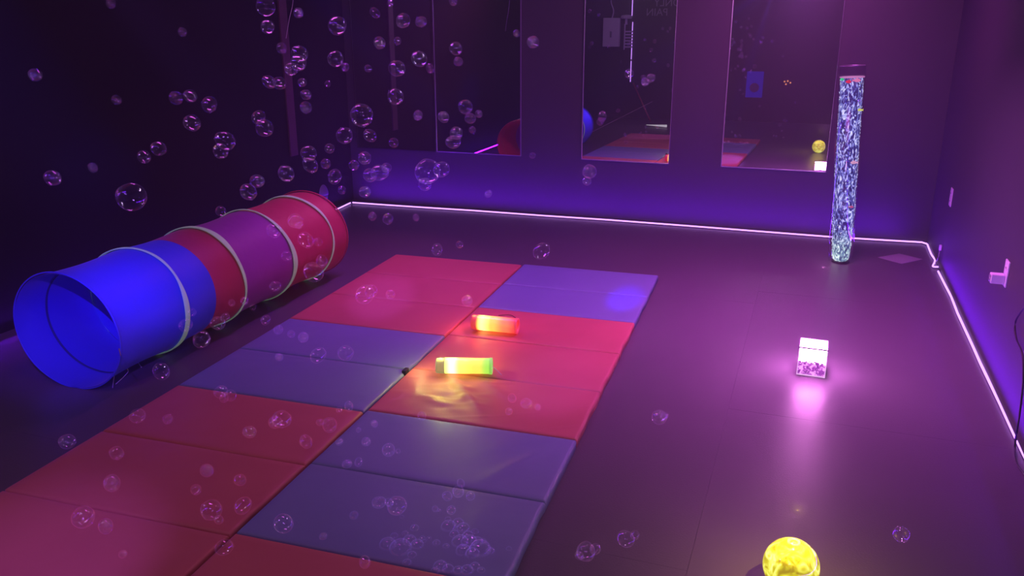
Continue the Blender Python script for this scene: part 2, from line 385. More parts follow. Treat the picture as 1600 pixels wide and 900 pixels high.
# ------------------------------------------------------------------ pale rounded stools behind the tunnel's far end
def seat_pod(px, py, dia, y, label, ztop):
    c = at(px, py, y=y); t = thing('floor_stool', label, 'stool', (c.x, c.y, 0), group='pale rounded stools behind the tunnel')
    r = dia / 2
    obj('pedestal', lathe([(r * .8, 0.0), (r * .85, .01), (r * .9, ztop - r * 1.6), (r * .96, ztop - r * 1.3)], 28), M['stool'], t, True)
    obj('seat', lathe([(r * .98, ztop - r * 1.3), (r, ztop - r * 1.2)] + [(max(.003, r * math.cos(i * PI / 16)), ztop - r * 1.2 * (1 - math.sin(i * PI / 16))) for i in range(1, 9)], 28), M['stool'], t, True)
M['stool'] = mat('lilac_plastic', (0.22, 0.18, 0.34), 0.5)
seat_pod(498, 300, 0.20, 7.55, 'pale rounded stool peeping over the red far end of the tunnel', at(498, 285, y=7.55).z)
seat_pod(447, 300, 0.24, 7.35, 'dim pale stool behind the tunnel left of the other one', at(447, 272, y=7.35).z)

# ------------------------------------------------------------------ light sticks on the mats
def glow_ramp(name, stops, s, axis_out=0, noise_amt=0.0):
    m = bpy.data.materials.new(name); g = G(m); b = g.nt.nodes['Principled BSDF']
    b.inputs['Roughness'].default_value = 0.3; b.inputs['Base Color'].default_value = (.2, .2, .2, 1)
    tc = g.n('ShaderNodeTexCoord'); sp = g.n('ShaderNodeSeparateXYZ'); g.l(tc.outputs['Object'], sp.inputs[0])
    r = ramp(g, stops, sp.outputs[axis_out], 'EASE'); g.l(r.outputs[0], b.inputs['Emission Color']); b.inputs['Emission Strength'].default_value = s
    return m
def stick(label, a, b, r, mats, hot, warm, mouth):
    a, b = Vector(a), Vector(b); d = b - a; L = d.length; ang = math.atan2(d.y, d.x)
    t = thing('light_stick', label, 'lamp', (a.x, a.y, TH + .004), (0, 0, ang), 'glowing hand lamps lying on the mats')
    rot = Matrix.Rotation(PI / 2, 4, 'Y'); zc = r + 0.006
    def cyl(name, prof, m, **k):
        bm = lathe(prof, 36, **k); bmesh.ops.transform(bm, matrix=Matrix.Translation((0, 0, zc)) @ rot, verts=bm.verts)
        bmesh.ops.recalc_face_normals(bm, faces=bm.faces)
        return obj(name, bm, m, t, True)
    cyl('diffuser', [(r * .99, 0.0), (r, 0.004), (r * 1.0, L - 0.004), (r, L), (r * .86, L), (r * .86, L - .02)], mats[0])
    c = cyl('end_ring', [(r * 1.04, L - 0.008), (r * 1.06, L - 0.004), (r * 1.06, L + 0.008), (r * .8, L + 0.010), (r * .78, L - .004)], mats[2], cap=False)
    cyl('cap', [(r * .90, -mouth), (r * .98, -mouth + .006), (r * 1.03, -0.008), (r * 1.03, 0.0)], mats[1])
    e = bpy.data.lights.new('stick_fill', 'POINT'); e.energy = hot[1]; e.color = warm; e.shadow_soft_size = 0  # added unseen point lights outside the stick carry its glow onto the mats
    lo = bpy.data.objects.new('stick_fill', e); C.objects.link(lo); lo.parent = t; lo.location = (-mouth * .5, 0, zc + r + .03)
    e2 = bpy.data.lights.new('stick_fill', 'POINT'); e2.energy = hot[0]; e2.color = warm; e2.shadow_soft_size = 0
    lo = bpy.data.objects.new('stick_fill', e2); C.objects.link(lo); lo.parent = t; lo.location = (L * .4, 0, zc + r + 0.12)
    e3 = bpy.data.lights.new('stick_fill', 'POINT'); e3.energy = hot[1] * .3; e3.color = [min(1, c + .15) for c in warm]; e3.shadow_soft_size = 0
    lo = bpy.data.objects.new('stick_fill', e3); C.objects.link(lo); lo.parent = t; lo.location = (-mouth - .09, 0.01, zc + .02)
    return t, zc
zr = TH
ra, rb = at(747, 517, z=TH), at(807, 523, z=TH)
rm = [glow_ramp('red_diffuser', [(0.0, (1.0, 0.25, 0.02)), (0.035, (2.2, 1.6, 0.35)), (0.10, (1.5, 0.55, 0.06)), (0.19, (1.1, 0.15, 0.05)), (0.25, (0.9, 0.03, 0.03))], 1.3),
      glow_ramp('red_cap', [(0.0, (0.9, 0.0, 0.01)), (1, (0.5, 0, 0.02))], 0.7), glow_ramp('red_ring', [(0.0, (1, 0.02, 0.02)), (1, (1, .02, .02))], 0.75)]
st1, zc1 = stick('red glowing light stick lying on the red panel of the far mat', ra, rb, 0.048, rm, (1.3, 0.8), (1.0, 0.12, 0.02), 0.035)
ya, yb = at(696, 585, z=TH), at(767, 586, z=TH)
ym = [glow_ramp('yellow_diffuser', [(0.0, (1.2, 2.0, 0.25)), (0.04, (3.0, 3.0, 1.1)), (0.085, (2.0, 1.9, 0.18)), (0.16, (1.3, 0.95, 0.10)), (0.24, (0.42, 0.95, 0.08))], 1.0),
      glow_ramp('green_cap', [(0.0, (0.22, 0.30, 0.10)), (1, (0.2, 0.3, 0.1))], 0.6), glow_ramp('green_ring', [(0.0, (0.30, 0.8, 0.08)), (1, (0.3, .8, .08))], 0.8)]
st2, zc2 = stick('yellow and green glowing light stick lying nearer than the red one', ya, yb, 0.044, ym, (1.1, 1.4), (0.95, 0.85, 0.12), 0.05)
ym[1].node_tree.nodes['Principled BSDF'].inputs['Alpha'].default_value = 0.55
L2 = (yb - ya).length
obj('wrist_cord', tube(bmesh.new(), smoothpts([(L2 + .004, 0, zc2), (L2 + .03, -.012, zc2 * .7), (L2 + .062, -.035, .012)], 5), 0.0022, 6), M['cord'], st2, True)
L1 = (rb - ra).length
obj('wrist_cord', tube(bmesh.new(), smoothpts([(L1 * .5, 0.03, zc1 + .047), (L1 * .8, .05, zc1 + .05), (L1 + .004, .04, zc1 + .02)], 5), 0.0022, 6), M['black'], st1, True)

# ------------------------------------------------------------------ light cube
cl, cr = at(1244, 585, z=0), at(1289, 591, z=0)
cs = (cr - cl).length; ca = math.atan2(cr.y - cl.y, cr.x - cl.x); cd = Vector((-math.sin(ca), math.cos(ca), 0))
cc = (cl + cr) / 2 + cd * cs / 2
cube = thing('light_cube', 'bright white glowing textured glass cube standing on the dark floor', 'lamp', (cc.x, cc.y, 0), (0, 0, ca))
h = cs / 2; ch = 0.165
m = bpy.data.materials.new('crackle_glass_lit'); g = G(m); b = g.nt.nodes['Principled BSDF']
b.inputs['Base Color'].default_value = (0.55, 0.25, 0.6, 1); b.inputs['Roughness'].default_value = 0.15
tc = g.n('ShaderNodeTexCoord'); sp = g.n('ShaderNodeSeparateXYZ'); g.l(tc.outputs['Object'], sp.inputs[0])
ns = g.n('ShaderNodeTexNoise', i_Scale=48.0, i_Detail=3.0, i_Distortion=1.2); g.l(tc.outputs['Object'], ns.inputs['Vector'])
ad = g.n('ShaderNodeMath', operation='MULTIPLY_ADD'); g.l(ns.outputs[0], ad.inputs[0]); ad.inputs[1].default_value = 0.045; g.l(sp.outputs[2], ad.inputs[2])
# bulb board in the upper half, crackled glass glowing fainter below it
r1 = ramp(g, [(0.0, (0, 0, 0)), (0.106, (0, 0, 0)), (0.112, (1, 1, 1)), (1, (1, 1, 1))], ad.outputs[0])
r2 = ramp(g, [(0.40, (0.16, 0.02, 0.22)), (0.50, (0.40, 0.06, 0.45)), (0.60, (1.0, 0.40, 0.95))], ns.outputs[0])
mx = g.n('ShaderNodeMix', data_type='RGBA'); g.l(r1.outputs[0], mx.inputs[0]); g.l(r2.outputs[0], mx.inputs[6]); mx.inputs[7].default_value = (60, 16, 55, 1)
g.l(mx.outputs[2], b.inputs['Emission Color']); b.inputs['Emission Strength'].default_value = 1.0
bp = g.n('ShaderNodeBump', i_Strength=0.8, i_Distance=0.01); g.l(ns.outputs[0], bp.inputs['Height']); g.l(bp.outputs[0], b.inputs['Normal'])
bm = boxbm((-h + .004, -h + .004, .006), (h - .004, h - .004, ch), .004)
obj('glass_body', bm, m, cube)
bm = bmesh.new(); e = 0.005; M['cube_edge'] = glow_ramp('cube_edge', [(0, (0.9, 0.45, 0.95)), (1, (1, .6, 1))], 0.9)
for sx in (-1, 1):
    for sy in (-1, 1): box(bm, (sx * h - e * (sx > 0), sy * h - e * (sy > 0), 0), (sx * h + e * (sx < 0), sy * h + e * (sy < 0), ch))
for sy in (-1, 1): box(bm, (-h, sy * h - e * (sy > 0), 0), (h, sy * h + e * (sy < 0), e * 1.3)); 
for sx in (-1, 1): box(bm, (sx * h - e * (sx > 0), -h, 0), (sx * h + e * (sx < 0), h, e * 1.3))
obj('edge_frame', bm, M['cube_edge'], cube)
bm = bmesh.new()
for sy in (-1, 1): box(bm, (-h - .002, sy * h - .004, ch - .002), (h + .002, sy * h + .004, ch + .005), .001)
for sx in (-1, 1): box(bm, (sx * h - .004, -h, ch - .002), (sx * h + .004, h, ch + .005), .001)
obj('top_rim', bm, M['mirror_edge'], cube)
ll = lamp('cube_fill', 'POINT', (cc.x, cc.y, 0.62), 6, (1.0, 0.30, 0.92), shadow_soft_size=0)  # added unseen light above the cube carries its glow over the floor

# ------------------------------------------------------------------ yellow ball
br = 0.0965; bc = Vector((0.0734, 2.6872, br))
m = bpy.data.materials.new('marbled_yellow_glow'); g = G(m); b = g.nt.nodes['Principled BSDF']; b.inputs['Roughness'].default_value = 0.12
b.inputs['Base Color'].default_value = (0.6, 0.5, 0.05, 1); b.inputs['Coat Weight'].default_value = 0.6
tc = g.n('ShaderNodeTexCoord'); ns = g.n('ShaderNodeTexNoise', i_Scale=19.0, i_Detail=2.5, i_Distortion=1.8); g.l(tc.outputs['Object'], ns.inputs['Vector'])
r = ramp(g, [(0.34, (0.42, 0.30, 0.01)), (0.46, (0.75, 0.66, 0.02)), (0.55, (1.0, 1.0, 0.10)), (0.7, (1.4, 1.5, 0.4))], ns.outputs[0])
g.l(r.outputs[0], b.inputs['Emission Color']); b.inputs['Emission Strength'].default_value = 0.95
ball = thing('light_ball', 'glowing marbled yellow ball lamp on the floor at the bottom of the photo', 'lamp', (bc.x, bc.y, 0))
bm = bmesh.new(); bmesh.ops.create_uvsphere(bm, u_segments=48, v_segments=32, radius=br); bmesh.ops.translate(bm, vec=(0, 0, br), verts=bm.verts)
obj('globe', bm, m, ball, True)
obj('plug', lathe([(0.022, 2 * br - .006), (0.022, 2 * br + .0015), (0.016, 2 * br + .002), (0.015, 2 * br - .001)], 28), mat('clear_plug', (0.9, 0.9, 0.7), 0.1), ball, True)
lamp('ball_fill', 'POINT', (bc.x, bc.y, 0.32), 4.5, (1.0, 0.72, 0.06), shadow_soft_size=0)  # added unseen light above the ball spreads its yellow glow

# ------------------------------------------------------------------ bubble tube
tb = at(1313, 409, z=0); TH_ = 1.585
tt = at(1333, 99, d=(Vector((tb.x - .1, tb.y, 1.6)) - EYE).length)
ax = (tt - tb).normalized(); q = ax.to_track_quat('Z', 'Y')
bt = thing('bubble_tube', 'tall clear bubble tube lamp full of white bubbles standing before the back wall', 'lamp', tb, q.to_euler())
m = bpy.data.materials.new('clear_acrylic'); g = G(m); g.nt.nodes.clear()
lw = g.n('ShaderNodeLayerWeight', i_Blend=0.25); tr = g.n('ShaderNodeBsdfTransparent'); tr.inputs[0].default_value = (.93, .93, .97, 1); gl = g.n('ShaderNodeBsdfGlossy'); gl.inputs['Roughness'].default_value = 0.06; gl.inputs[0].default_value = (.9, .85, 1, 1)
mr = g.n('ShaderNodeMapRange'); mr.inputs[3].default_value = 0.05; mr.inputs[4].default_value = 0.7; g.l(lw.outputs['Facing'], mr.inputs[0])
mx = g.n('ShaderNodeMixShader'); g.l(mr.outputs[0], mx.inputs[0]); g.l(tr.outputs[0], mx.inputs[1]); g.l(gl.outputs[0], mx.inputs[2]); o_ = g.n('ShaderNodeOutputMaterial'); g.l(mx.outputs[0], o_.inputs[0])
M['acrylic'] = m
RT = 0.097
bm = lathe([(RT * .98, 0.012), (RT, 0.02), (RT, TH_)], 48, cap=False)
obj('acrylic_tube', bm, M['acrylic'], bt, True)
bm = lathe([(RT - .004, TH_), (RT + .001, TH_), (RT + .001, TH_ + .003), (RT - .004, TH_ + .003), (RT - .004, TH_)], 48, cap=False)
obj('tube_rim', bm, M['mirror_edge'], bt, True)
# water column, the light from its foot painted as emission
m = bpy.data.materials.new('lit_bubbling_water'); g = G(m); b = g.nt.nodes['Principled BSDF']; b.inputs['Roughness'].default_value = 0.2
b.inputs['Base Color'].default_value = (0.02, 0.02, 0.08, 1)
tc = g.n('ShaderNodeTexCoord'); mp = g.n('ShaderNodeMapping'); mp.inputs['Scale'].default_value = (1, 1, 0.42); g.l(tc.outputs['Object'], mp.inputs[0])
ns = g.n('ShaderNodeTexNoise', i_Scale=36.0, i_Detail=2.0, i_Distortion=2.2); g.l(mp.outputs[0], ns.inputs['Vector'])
sp = g.n('ShaderNodeSeparateXYZ'); g.l(tc.outputs['Object'], sp.inputs[0])
cold = ramp(g, [(0.42, (0.012, 0.012, 0.09)), (0.50, (0.06, 0.07, 0.34)), (0.57, (0.26, 0.30, 0.85)), (0.68, (0.95, 0.95, 1.25))], ns.outputs[0])
warm = ramp(g, [(0.36, (0.03, 0.05, 0.12)), (0.48, (0.18, 0.30, 0.48)), (0.56, (0.6, 0.9, 0.8)), (0.66, (1.2, 1.3, 1.2))], ns.outputs[0])
hr = ramp(g, [(0.0, (1, 1, 1)), (0.12, (1, 1, 1)), (0.30, (0, 0, 0))], sp.outputs[2])
mx = g.n('ShaderNodeMix', data_type='RGBA'); g.l(hr.outputs[0], mx.inputs[0]); g.l(cold.outputs[0], mx.inputs[6]); g.l(warm.outputs[0], mx.inputs[7])
g.l(mx.outputs[2], b.inputs['Emission Color']); b.inputs['Emission Strength'].default_value = 1.0
WT = TH_ - 0.085
obj('water_column', lathe([(RT * .45, 0.012), (RT * .66, .03), (RT * .72, .08), (RT * .78, .22), (RT * .86, .40), (RT * .87, WT)], 48), m, bt, True)
# individual air bubbles clinging to the wall of the tube: far too many to count
M['airb'] = emit('lit_air_bubble', (0.72, 0.76, 1.0), 1.0)
bm = bmesh.new(); rnd = random.Random(3)
for i in range(420):
    zz = rnd.uniform(0.04, WT - .02); a = rnd.uniform(0, 2 * PI); rr = RT * (.88 if zz > .4 else .70 + .18 * zz / .4) + .001; s = rnd.uniform(.0022, .0048)
    mtx = Matrix.Translation((rr * math.cos(a), rr * math.sin(a), zz)) @ Matrix.Rotation(rnd.uniform(-.6, .6), 4, 'X') @ Matrix.Rotation(rnd.uniform(-.6, .6), 4, 'Y') @ Matrix.Diagonal((.7, .7, rnd.uniform(1.2, 2.6), 1))
    bmesh.ops.create_icosphere(bm, subdivisions=1, radius=s, matrix=mtx)
o = obj('air_bubbles', bm, M['airb'], bt, True); o['kind'] = 'stuff'
obj('base_foot', lathe([(RT * .75, 0), (RT * .75, .012), (RT * .4, .014)], 40), M['black'], bt, True)
obj('water_surface', lathe([(RT * .95, WT - .004), (RT * .97, WT), (RT * .95, WT + .003)], 40), emit('surface_glow', (0.9, 0.3, 0.75), 0.7), bt, True)
# floating toy fish
def fish(label, col, zz, ang, ln, flip=1, rad=0.088):
    ft = thing('toy_fish', label, 'toy', tb + ax * zz + q @ Vector((rad * math.cos(ang), rad * math.sin(ang), 0)), (0, 0, 0.3), group='plastic fish floating in the bubble tube')
    me = emit('fish_' + label.split()[0], col, 0.8)
    bm = bmesh.new(); bmesh.ops.create_uvsphere(bm, u_segments=16, v_segments=10, radius=1, matrix=Matrix.Diagonal((ln * .5, .006, ln * .24, 1))); obj('body', bm, me, ft, True)
    bm = bmesh.new(); pts = [(ln * .4, 0), (ln * .75, ln * .24), (ln * .66, 0), (ln * .75, -ln * .24)]
    fr = [bm.verts.new((x * flip, -.002, z_)) for x, z_ in pts]; bk = [bm.verts.new((x * flip, .002, z_)) for x, z_ in pts]
    bm.faces.new(fr); bm.faces.new(bk[::-1])
    for i in range(4): bm.faces.new((fr[i], bk[i], bk[(i + 1) % 4], fr[(i + 1) % 4]))
    obj('tail_fin', bm, me, ft)
    bm = bmesh.new(); pts = [(-ln * .2, ln * .2), (ln * .05, ln * .36), (ln * .25, ln * .16)]
    fr = [bm.verts.new((x * flip, -.0015, z_)) for x, z_ in pts]; bk = [bm.verts.new((x * flip, .0015, z_)) for x, z_ in pts]
    bm.faces.new(fr); bm.faces.new(bk[::-1])
    for i in range(3): bm.faces.new((fr[i], bk[i], bk[(i + 1) % 3], fr[(i + 1) % 3]))
    obj('back_fin', bm, me, ft)
_v = q.inverted() @ (EYE - tb); fa = math.atan2(_v.y, _v.x)
fish('green toy fish at the top left of the water in the bubble tube', (0.03, 0.75, 0.30), WT - .012, fa - .85, .045)
fish('red toy fish floating at the top of the bubble tube', (0.9, 0.03, 0.10), WT - .03, fa - .25, .05)
fish('pink toy fish at the top right of the bubble tube', (1.0, 0.25, 0.55), WT - .022, fa + .45, .055, -1)
fish('yellow toy fish high on the right side of the bubble tube', (0.9, 0.9, 0.15), WT - .25, fa + .9, .04)
fish('rosy toy fish half way up the bubble tube', (0.95, 0.45, 0.75), WT - .66, fa + .62, .05)
fish('crimson toy fish low in the bubble tube near its right side', (0.7, 0.1, 0.3), WT - 1.02, fa + .7, .035, -1)

# ------------------------------------------------------------------ things on the walls
def outlet(y, zc, label, plug):
    t = thing('wall_outlet', label, 'outlet', (XR, y, zc), group='white outlets on the right wall')
    obj('face_plate', boxbm((-.008, -.045, -.07), (0, .045, .07), .003), M['white'], t)
    for dz in (-.03, .03):
        obj('socket', boxbm((-.0095, -.016, dz - .014), (-.0075, .016, dz + .014), .0005), M['white'], t)
        bm = bmesh.new(); box(bm, (-.0105, -.008, dz - .004), (-.009, -.005, dz + .006)); box(bm, (-.0105, .005, dz - .004), (-.009, .008, dz + .006)); obj('slot', bm, M['black'], t)
    if plug:
        a = thing('power_adapter', plug, 'adapter', (XR - .011, y, zc - .03))
        obj('body', boxbm((-.065, -.028, -.028), (0, .028, .024), .006), M['white'], a)
        obj('collar', boxbm((-.068, -.020, -.020), (-.062, .020, .016), .002), M['mirror_edge'], a)
so = at(1572, 427, x=XR - .004); outlet(so.y, so.z, 'white outlet on the right wall with an adapter plugged in', 'boxy white adapter plugged into the right wall outlet')
so2 = at(1486, 308, x=XR - .004); outlet(so2.y, so2.z, 'dim white outlet on the right wall near the back corner', None)
# connector with its lead at the corner
cp = at(1470, 387, x=XR - .01)
t = thing('strip_connector', 'small white connector on the wall above the kinked led strip', 'connector', cp)
obj('housing', boxbm((-.012, -.014, -.022), (.006, .014, .022), .004), M['white'], t)
obj('lead', tube(bmesh.new(), smoothpts([Vector((-.004, 0, -.02)), Vector((-.012, -.03, -.09)), at(1462, 409, z=.03) - cp, at(1463, 415, z=.02) - cp], 6), .0035, 6), M['mirror_edge'], t, True)
# cable hanging at the right edge
cb = [at(1612, 470, x=XR - .012), at(1596, 486, x=XR - .014), at(1586, 505, x=XR - .014), at(1588, 530, x=XR - .012), at(1597, 552, x=XR - .012), at(1599, 590, x=XR - .012), at(1594, 640, x=XR - .016), at(1589, 672, x=XR - .03), at(1586, 700, z=.02), at(1590, 725, z=.006), at(1604, 745, z=.006)]
tag(obj('hanging_cable', tube(bmesh.new(), smoothpts(cb, 6), .0048, 8), M['cable'], None, True), 'dark cable looping down the right wall and crossing the led strip', 'cable')
# floor vent / leaflet in the back right corner
ps = [at(x, y, z=.003) for x, y in [(1372, 402), (1405, 396), (1441, 405), (1409, 412)]]
bm = bmesh.new(); a_ = [bm.verts.new(p) for p in ps]; b_ = [bm.verts.new(p - Vector((0, 0, .0025))) for p in ps]; bm.faces.new(a_); bm.faces.new(b_[::-1])
for i in range(4): bm.faces.new((a_[i], b_[i], b_[(i + 1) % 4], a_[(i + 1) % 4]))
bmesh.ops.recalc_face_normals(bm, faces=bm.faces)
tag(obj('paper_sheet', bm, M['paper']), 'faint flat sheet lying on the floor right of the bubble tube', 'paper')

# ------------------------------------------------------------------ the near wall, seen only in the mirrors
YW = YN
ms = strip('led_strip', [(-3.70, YW + .02, .72), (-3.70, YW + .02, 1.14)], 'lower piece of the upright violet strip seen in the middle mirror', n=1)
strip('led_strip', [(-3.70, YW + .02, 1.17), (-3.70, YW + .02, 1.9)], 'middle piece of the upright violet strip seen in the middle mirror')
strip('led_strip', [(-3.72, YW + .02, 2.02), (-3.72, YW + .02, 2.6)], 'top piece of the upright violet strip seen at the top of the middle mirror')
M['ctrl'] = mat('lavender_box', (0.6, 0.5, 0.7), 0.5)
t = thing('junction_box', 'pale box on a wall with a cable, reflected high in the middle mirror', 'box', (-4.12, YW, 1.70))
obj('housing', boxbm((-.17, 0, -.28), (.17, .12, .28), .012), M['ctrl'], t)
obj('latch', boxbm((-.02, .12, -.10), (.02, .13, .02), .003), M['mirror_edge'], t)
obj('cable', tube(bmesh.new(), smoothpts([(0, .06, .27), (.03, .08, .42), (-.03, .07, .6), (.0, .06, .85)], 6), .012, 8), M['ctrl'], t, True)
t = thing('wall_fan', 'round pale wall fan with a slatted stand beside the upright strip in the middle mirror', 'fan', (-3.83, YW + .03, 1.98))
obj('head', lathe([(.02, -.02), (.10, -.02), (.12, .01), (.10, .05), (.02, .06)], 28), M['ctrl'], t, True)
bm = bmesh.new()
for k in range(6): box(bm, (-.02, 0, -.28 - k * .06), (.14, .03, -.25 - k * .06))
box(bm, (-.03, 0, -.62), (-.01, .04, -.12)); obj('slatted_stand', bm, M['ctrl'], t)
obj('bracket', boxbm((-.02, -.03, -.13), (.02, .02, -.02)), M['ctrl'], t)
bpy.context.view_layer.update()
def text(s, x, z_, size, nm):
    cu = bpy.data.curves.new(nm, 'FONT'); cu.body = s; cu.size = size; cu.extrude = .002; cu.align_x = 'CENTER'
    tmp = bpy.data.objects.new(nm, cu); C.objects.link(tmp)
    dg = bpy.context.evaluated_depsgraph_get(); me = bpy.data.meshes.new_from_object(tmp.evaluated_get(dg)); bpy.data.objects.remove(tmp)
    o = bpy.data.objects.new(nm, me); C.objects.link(o); me.materials.append(M['text'])
    o.location = (x, YW + .004, z_); o.rotation_euler = (PI / 2, 0, PI); return o
sg = thing('wall_lettering', 'grey wall lettering reversed in the top of the middle mirror', 'lettering', (-3.1, YW, 2.0))
for s, x, z_ in [('ONLY', -3.02, 2.20), ('PAIN', -3.22, 2.02)]:
    o = text(s, 0, 0, .2, 'text_line'); o.parent = sg; o.location = (x + 3.1, .004, z_ - 2.0)
t = thing('wall_poster', 'small blue poster reflected in the right mirror', 'poster', (-1.22, YW, .72))
pbl = mat('poster_blue', (0.05, 0.08, 0.8), 0.6)
obj('sheet', boxbm((-.16, 0, -.25), (.16, .006, .25)), emit('poster_lit_blue', (0.05, 0.03, 0.8), 0.35), t)  # light on the poster is put into its colour as emission
obj('printed_disc', lathe([(.09, 0), (.09, .003)], 24), mat('poster_disc', (0.2, 0.1, 0.3), 0.6), t).matrix_local = Matrix.Translation((0, .006, -.06)) @ Matrix.Rotation(-PI / 2, 4, 'X')
M['fairy'] = emit('fairy_orange', (1.0, 0.35, 0.12), 1.2)
for k, (dx, dz) in enumerate([(-.66, .79), (-.60, .80), (-.55, .77), (-.63, .74)]):
    bm = bmesh.new(); bmesh.ops.create_icosphere(bm, subdivisions=2, radius=.016)
    tag(obj('indicator_light', bm, M['fairy'], None, True, (dx, YW + .03, dz)), ['topmost but one', 'topmost', 'lowest but one', 'lowest'][k] + ' tiny orange indicator light reflected in the right mirror', 'light', 'orange indicator lights on the near wall')
# leaning dark pole and white stick seen in the middle mirror
tag(obj('leaning_pole', tube(bmesh.new(), [(-3.62, YW + .1, .70), (-3.1, YW + .8, .02)], .014, 8), mat('dark_red_pole', (.35, .08, .10), .5), None, True), 'dark red pole slanting below the upright strip in the middle mirror', 'pole')
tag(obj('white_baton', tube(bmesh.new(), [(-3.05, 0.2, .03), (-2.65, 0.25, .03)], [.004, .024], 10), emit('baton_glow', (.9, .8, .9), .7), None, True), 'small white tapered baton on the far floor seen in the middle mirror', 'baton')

# ------------------------------------------------------------------ soap bubbles
def ball_mesh(name, sub, wob, seed, dome=False):
    bm = bmesh.new(); bmesh.ops.create_icosphere(bm, subdivisions=sub, radius=1)
    for v in bm.verts: v.co *= 1 + wob * noise.noise(v.co * 1.3 + Vector((seed * 5.1, 0, 0)))
    if dome:
        bmesh.ops.bisect_plane(bm, geom=bm.verts[:] + bm.edges[:] + bm.faces[:], plane_co=(0, 0, 0), plane_no=(0, 0, 1), clear_inner=True)
    me = bpy.data.meshes.new(name); bm.to_mesh(me); bm.free()
    for f in me.polygons: f.use_smooth = True
    me.materials.append(M['film']); return me
BM = [ball_mesh('soap_bubble', 4, .07, i) for i in range(6)]
DM = [ball_mesh('soap_dome', 3, .05, i, True) for i in range(3)]
REG = {
 'dark': ('soap bubble drifting before the dark left wall above the tunnel', 'soap bubbles in the dark upper left of the room'),
 'mid': ('soap bubble drifting before the back wall left of the mirrors', 'soap bubbles between the tunnel and the mirrors'),
 'mirr': ('soap bubble floating in front of the mirrors', 'soap bubbles before the mirrors'),
 'tun': ('soap bubble floating in front of the play tunnel', 'soap bubbles before the tunnel'),
 'matl': ('soap bubble hovering over the left column of mats', 'soap bubbles over the left mats'),
 'matr': ('soap bubble hovering over the right column of mats', 'soap bubbles over the right mats'),
 'flo': ('soap bubble hovering over the bare dark floor', 'soap bubbles over the bare floor')}
B = {
 'dark': [(173,5,14),(415,10,28),(418,42,20),(285,50,13),(55,117,18),(182,156,14),(275,153,19),(297,150,19),(327,163,24),(300,192,26),(352,220,30),(345,236,22),(248,232,22),(225,245,18),(82,278,22),(145,262,14),(205,308,42),(388,300,26),(345,330,16),(440,75,15),(466,20,15),(468,84,26),(466,98,24),(455,108,20),(420,128,22),(437,130,20),(472,129,14),(478,148,16),(512,131,10),(478,168,18),(404,183,22),(413,200,26),(447,271,26),(482,240,24),(485,258,26),(509,256,16),(515,232,15),(402,283,22)],
 'mid': [(527,40,28),(524,92,24),(539,105,14),(575,107,12),(586,20,17),(630,32,22),(658,34,18),(593,67,20),(621,64,12),(620,107,26),(655,92,24),(672,107,14),(618,151,24),(565,180,34),(538,212,26),(578,212,22),(615,223,15),(653,180,16),(570,247,20),(553,258,16),(523,276,24),(578,274,22),(593,270,28),(604,262,16),(668,268,44),(690,265,26),(664,288,22),(570,300,18),(534,297,14),(610,5,10),(606,342,18),(650,340,12),(582,338,14),(763,303,12),(718,382,12),(683,390,20),(846,392,28)],
 'mirr': [(712,76,20),(716,96,14),(693,183,18),(727,167,22),(735,185,18),(713,208,20),(738,203,11),(708,222,24),(748,178,12),(807,52,11),(833,66,18),(708,2,14),(832,243,10),(921,268,22),(917,283,14),(941,182,16),(938,190,12),(1017,122,14),(1008,128,12),(983,115,14)],
 'tun': [(461,345,22),(478,375,26),(497,378,14),(467,352,12),(490,425,34),(503,408,20),(430,447,18),(382,470,14),(362,473,12),(340,505,22),(352,496,14),(290,508,20),(300,488,12),(315,530,26),(415,500,16),(252,580,26),(395,480,10),(428,360,22),(448,400,16)],
 'matl': [(570,460,32),(580,455,20),(435,515,16),(474,527,16),(497,555,26),(540,552,24),(455,522,12),(436,558,12),(440,655,28),(430,660,20),(478,690,22),(390,675,20),(345,612,20),(350,622,14),(360,618,18),(215,650,22),(262,655,14),(182,708,20),(175,755,24),(323,735,20),(306,765,16),(375,750,18),(330,797,30),(342,812,14),(380,790,26),(130,808,30),(165,822,22),(105,690,22),(192,866,12),(515,664,24),(500,660,12),(530,690,12),(530,640,10),(350,855,26),(610,460,16),(545,635,16)],
 'matr': [(730,470,18),(800,622,14),(822,630,18),(840,636,10),(795,643,12),(659,650,14),(585,662,12),(560,672,8),(572,690,14),(607,703,20),(622,705,8),(542,725,16),(560,722,14),(592,785,22),(620,790,30),(608,785,14),(699,775,16),(716,768,18),(735,775,14),(720,755,14),(505,838,12),(443,818,30),(553,805,14),(705,797,14),(680,795,10),(570,878,20)],
 'flo': [(1030,652,24),(1038,650,12),(915,862,30),(930,858,18),(978,842,26),(992,836,14),(1408,835,22),(905,868,14),(1342,160,8)]}
ORD = ['leftmost', 'second', 'third', 'fourth', 'fifth', 'sixth', 'seventh', 'eighth', 'ninth', 'tenth', 'eleventh', 'twelfth', 'thirteenth', 'fourteenth']
NUM = ['', 'one', 'two', 'three', 'four', 'five', 'six', 'seven', 'eight', 'nine', 'ten', 'eleven', 'twelve', 'thirteen', 'fourteen']
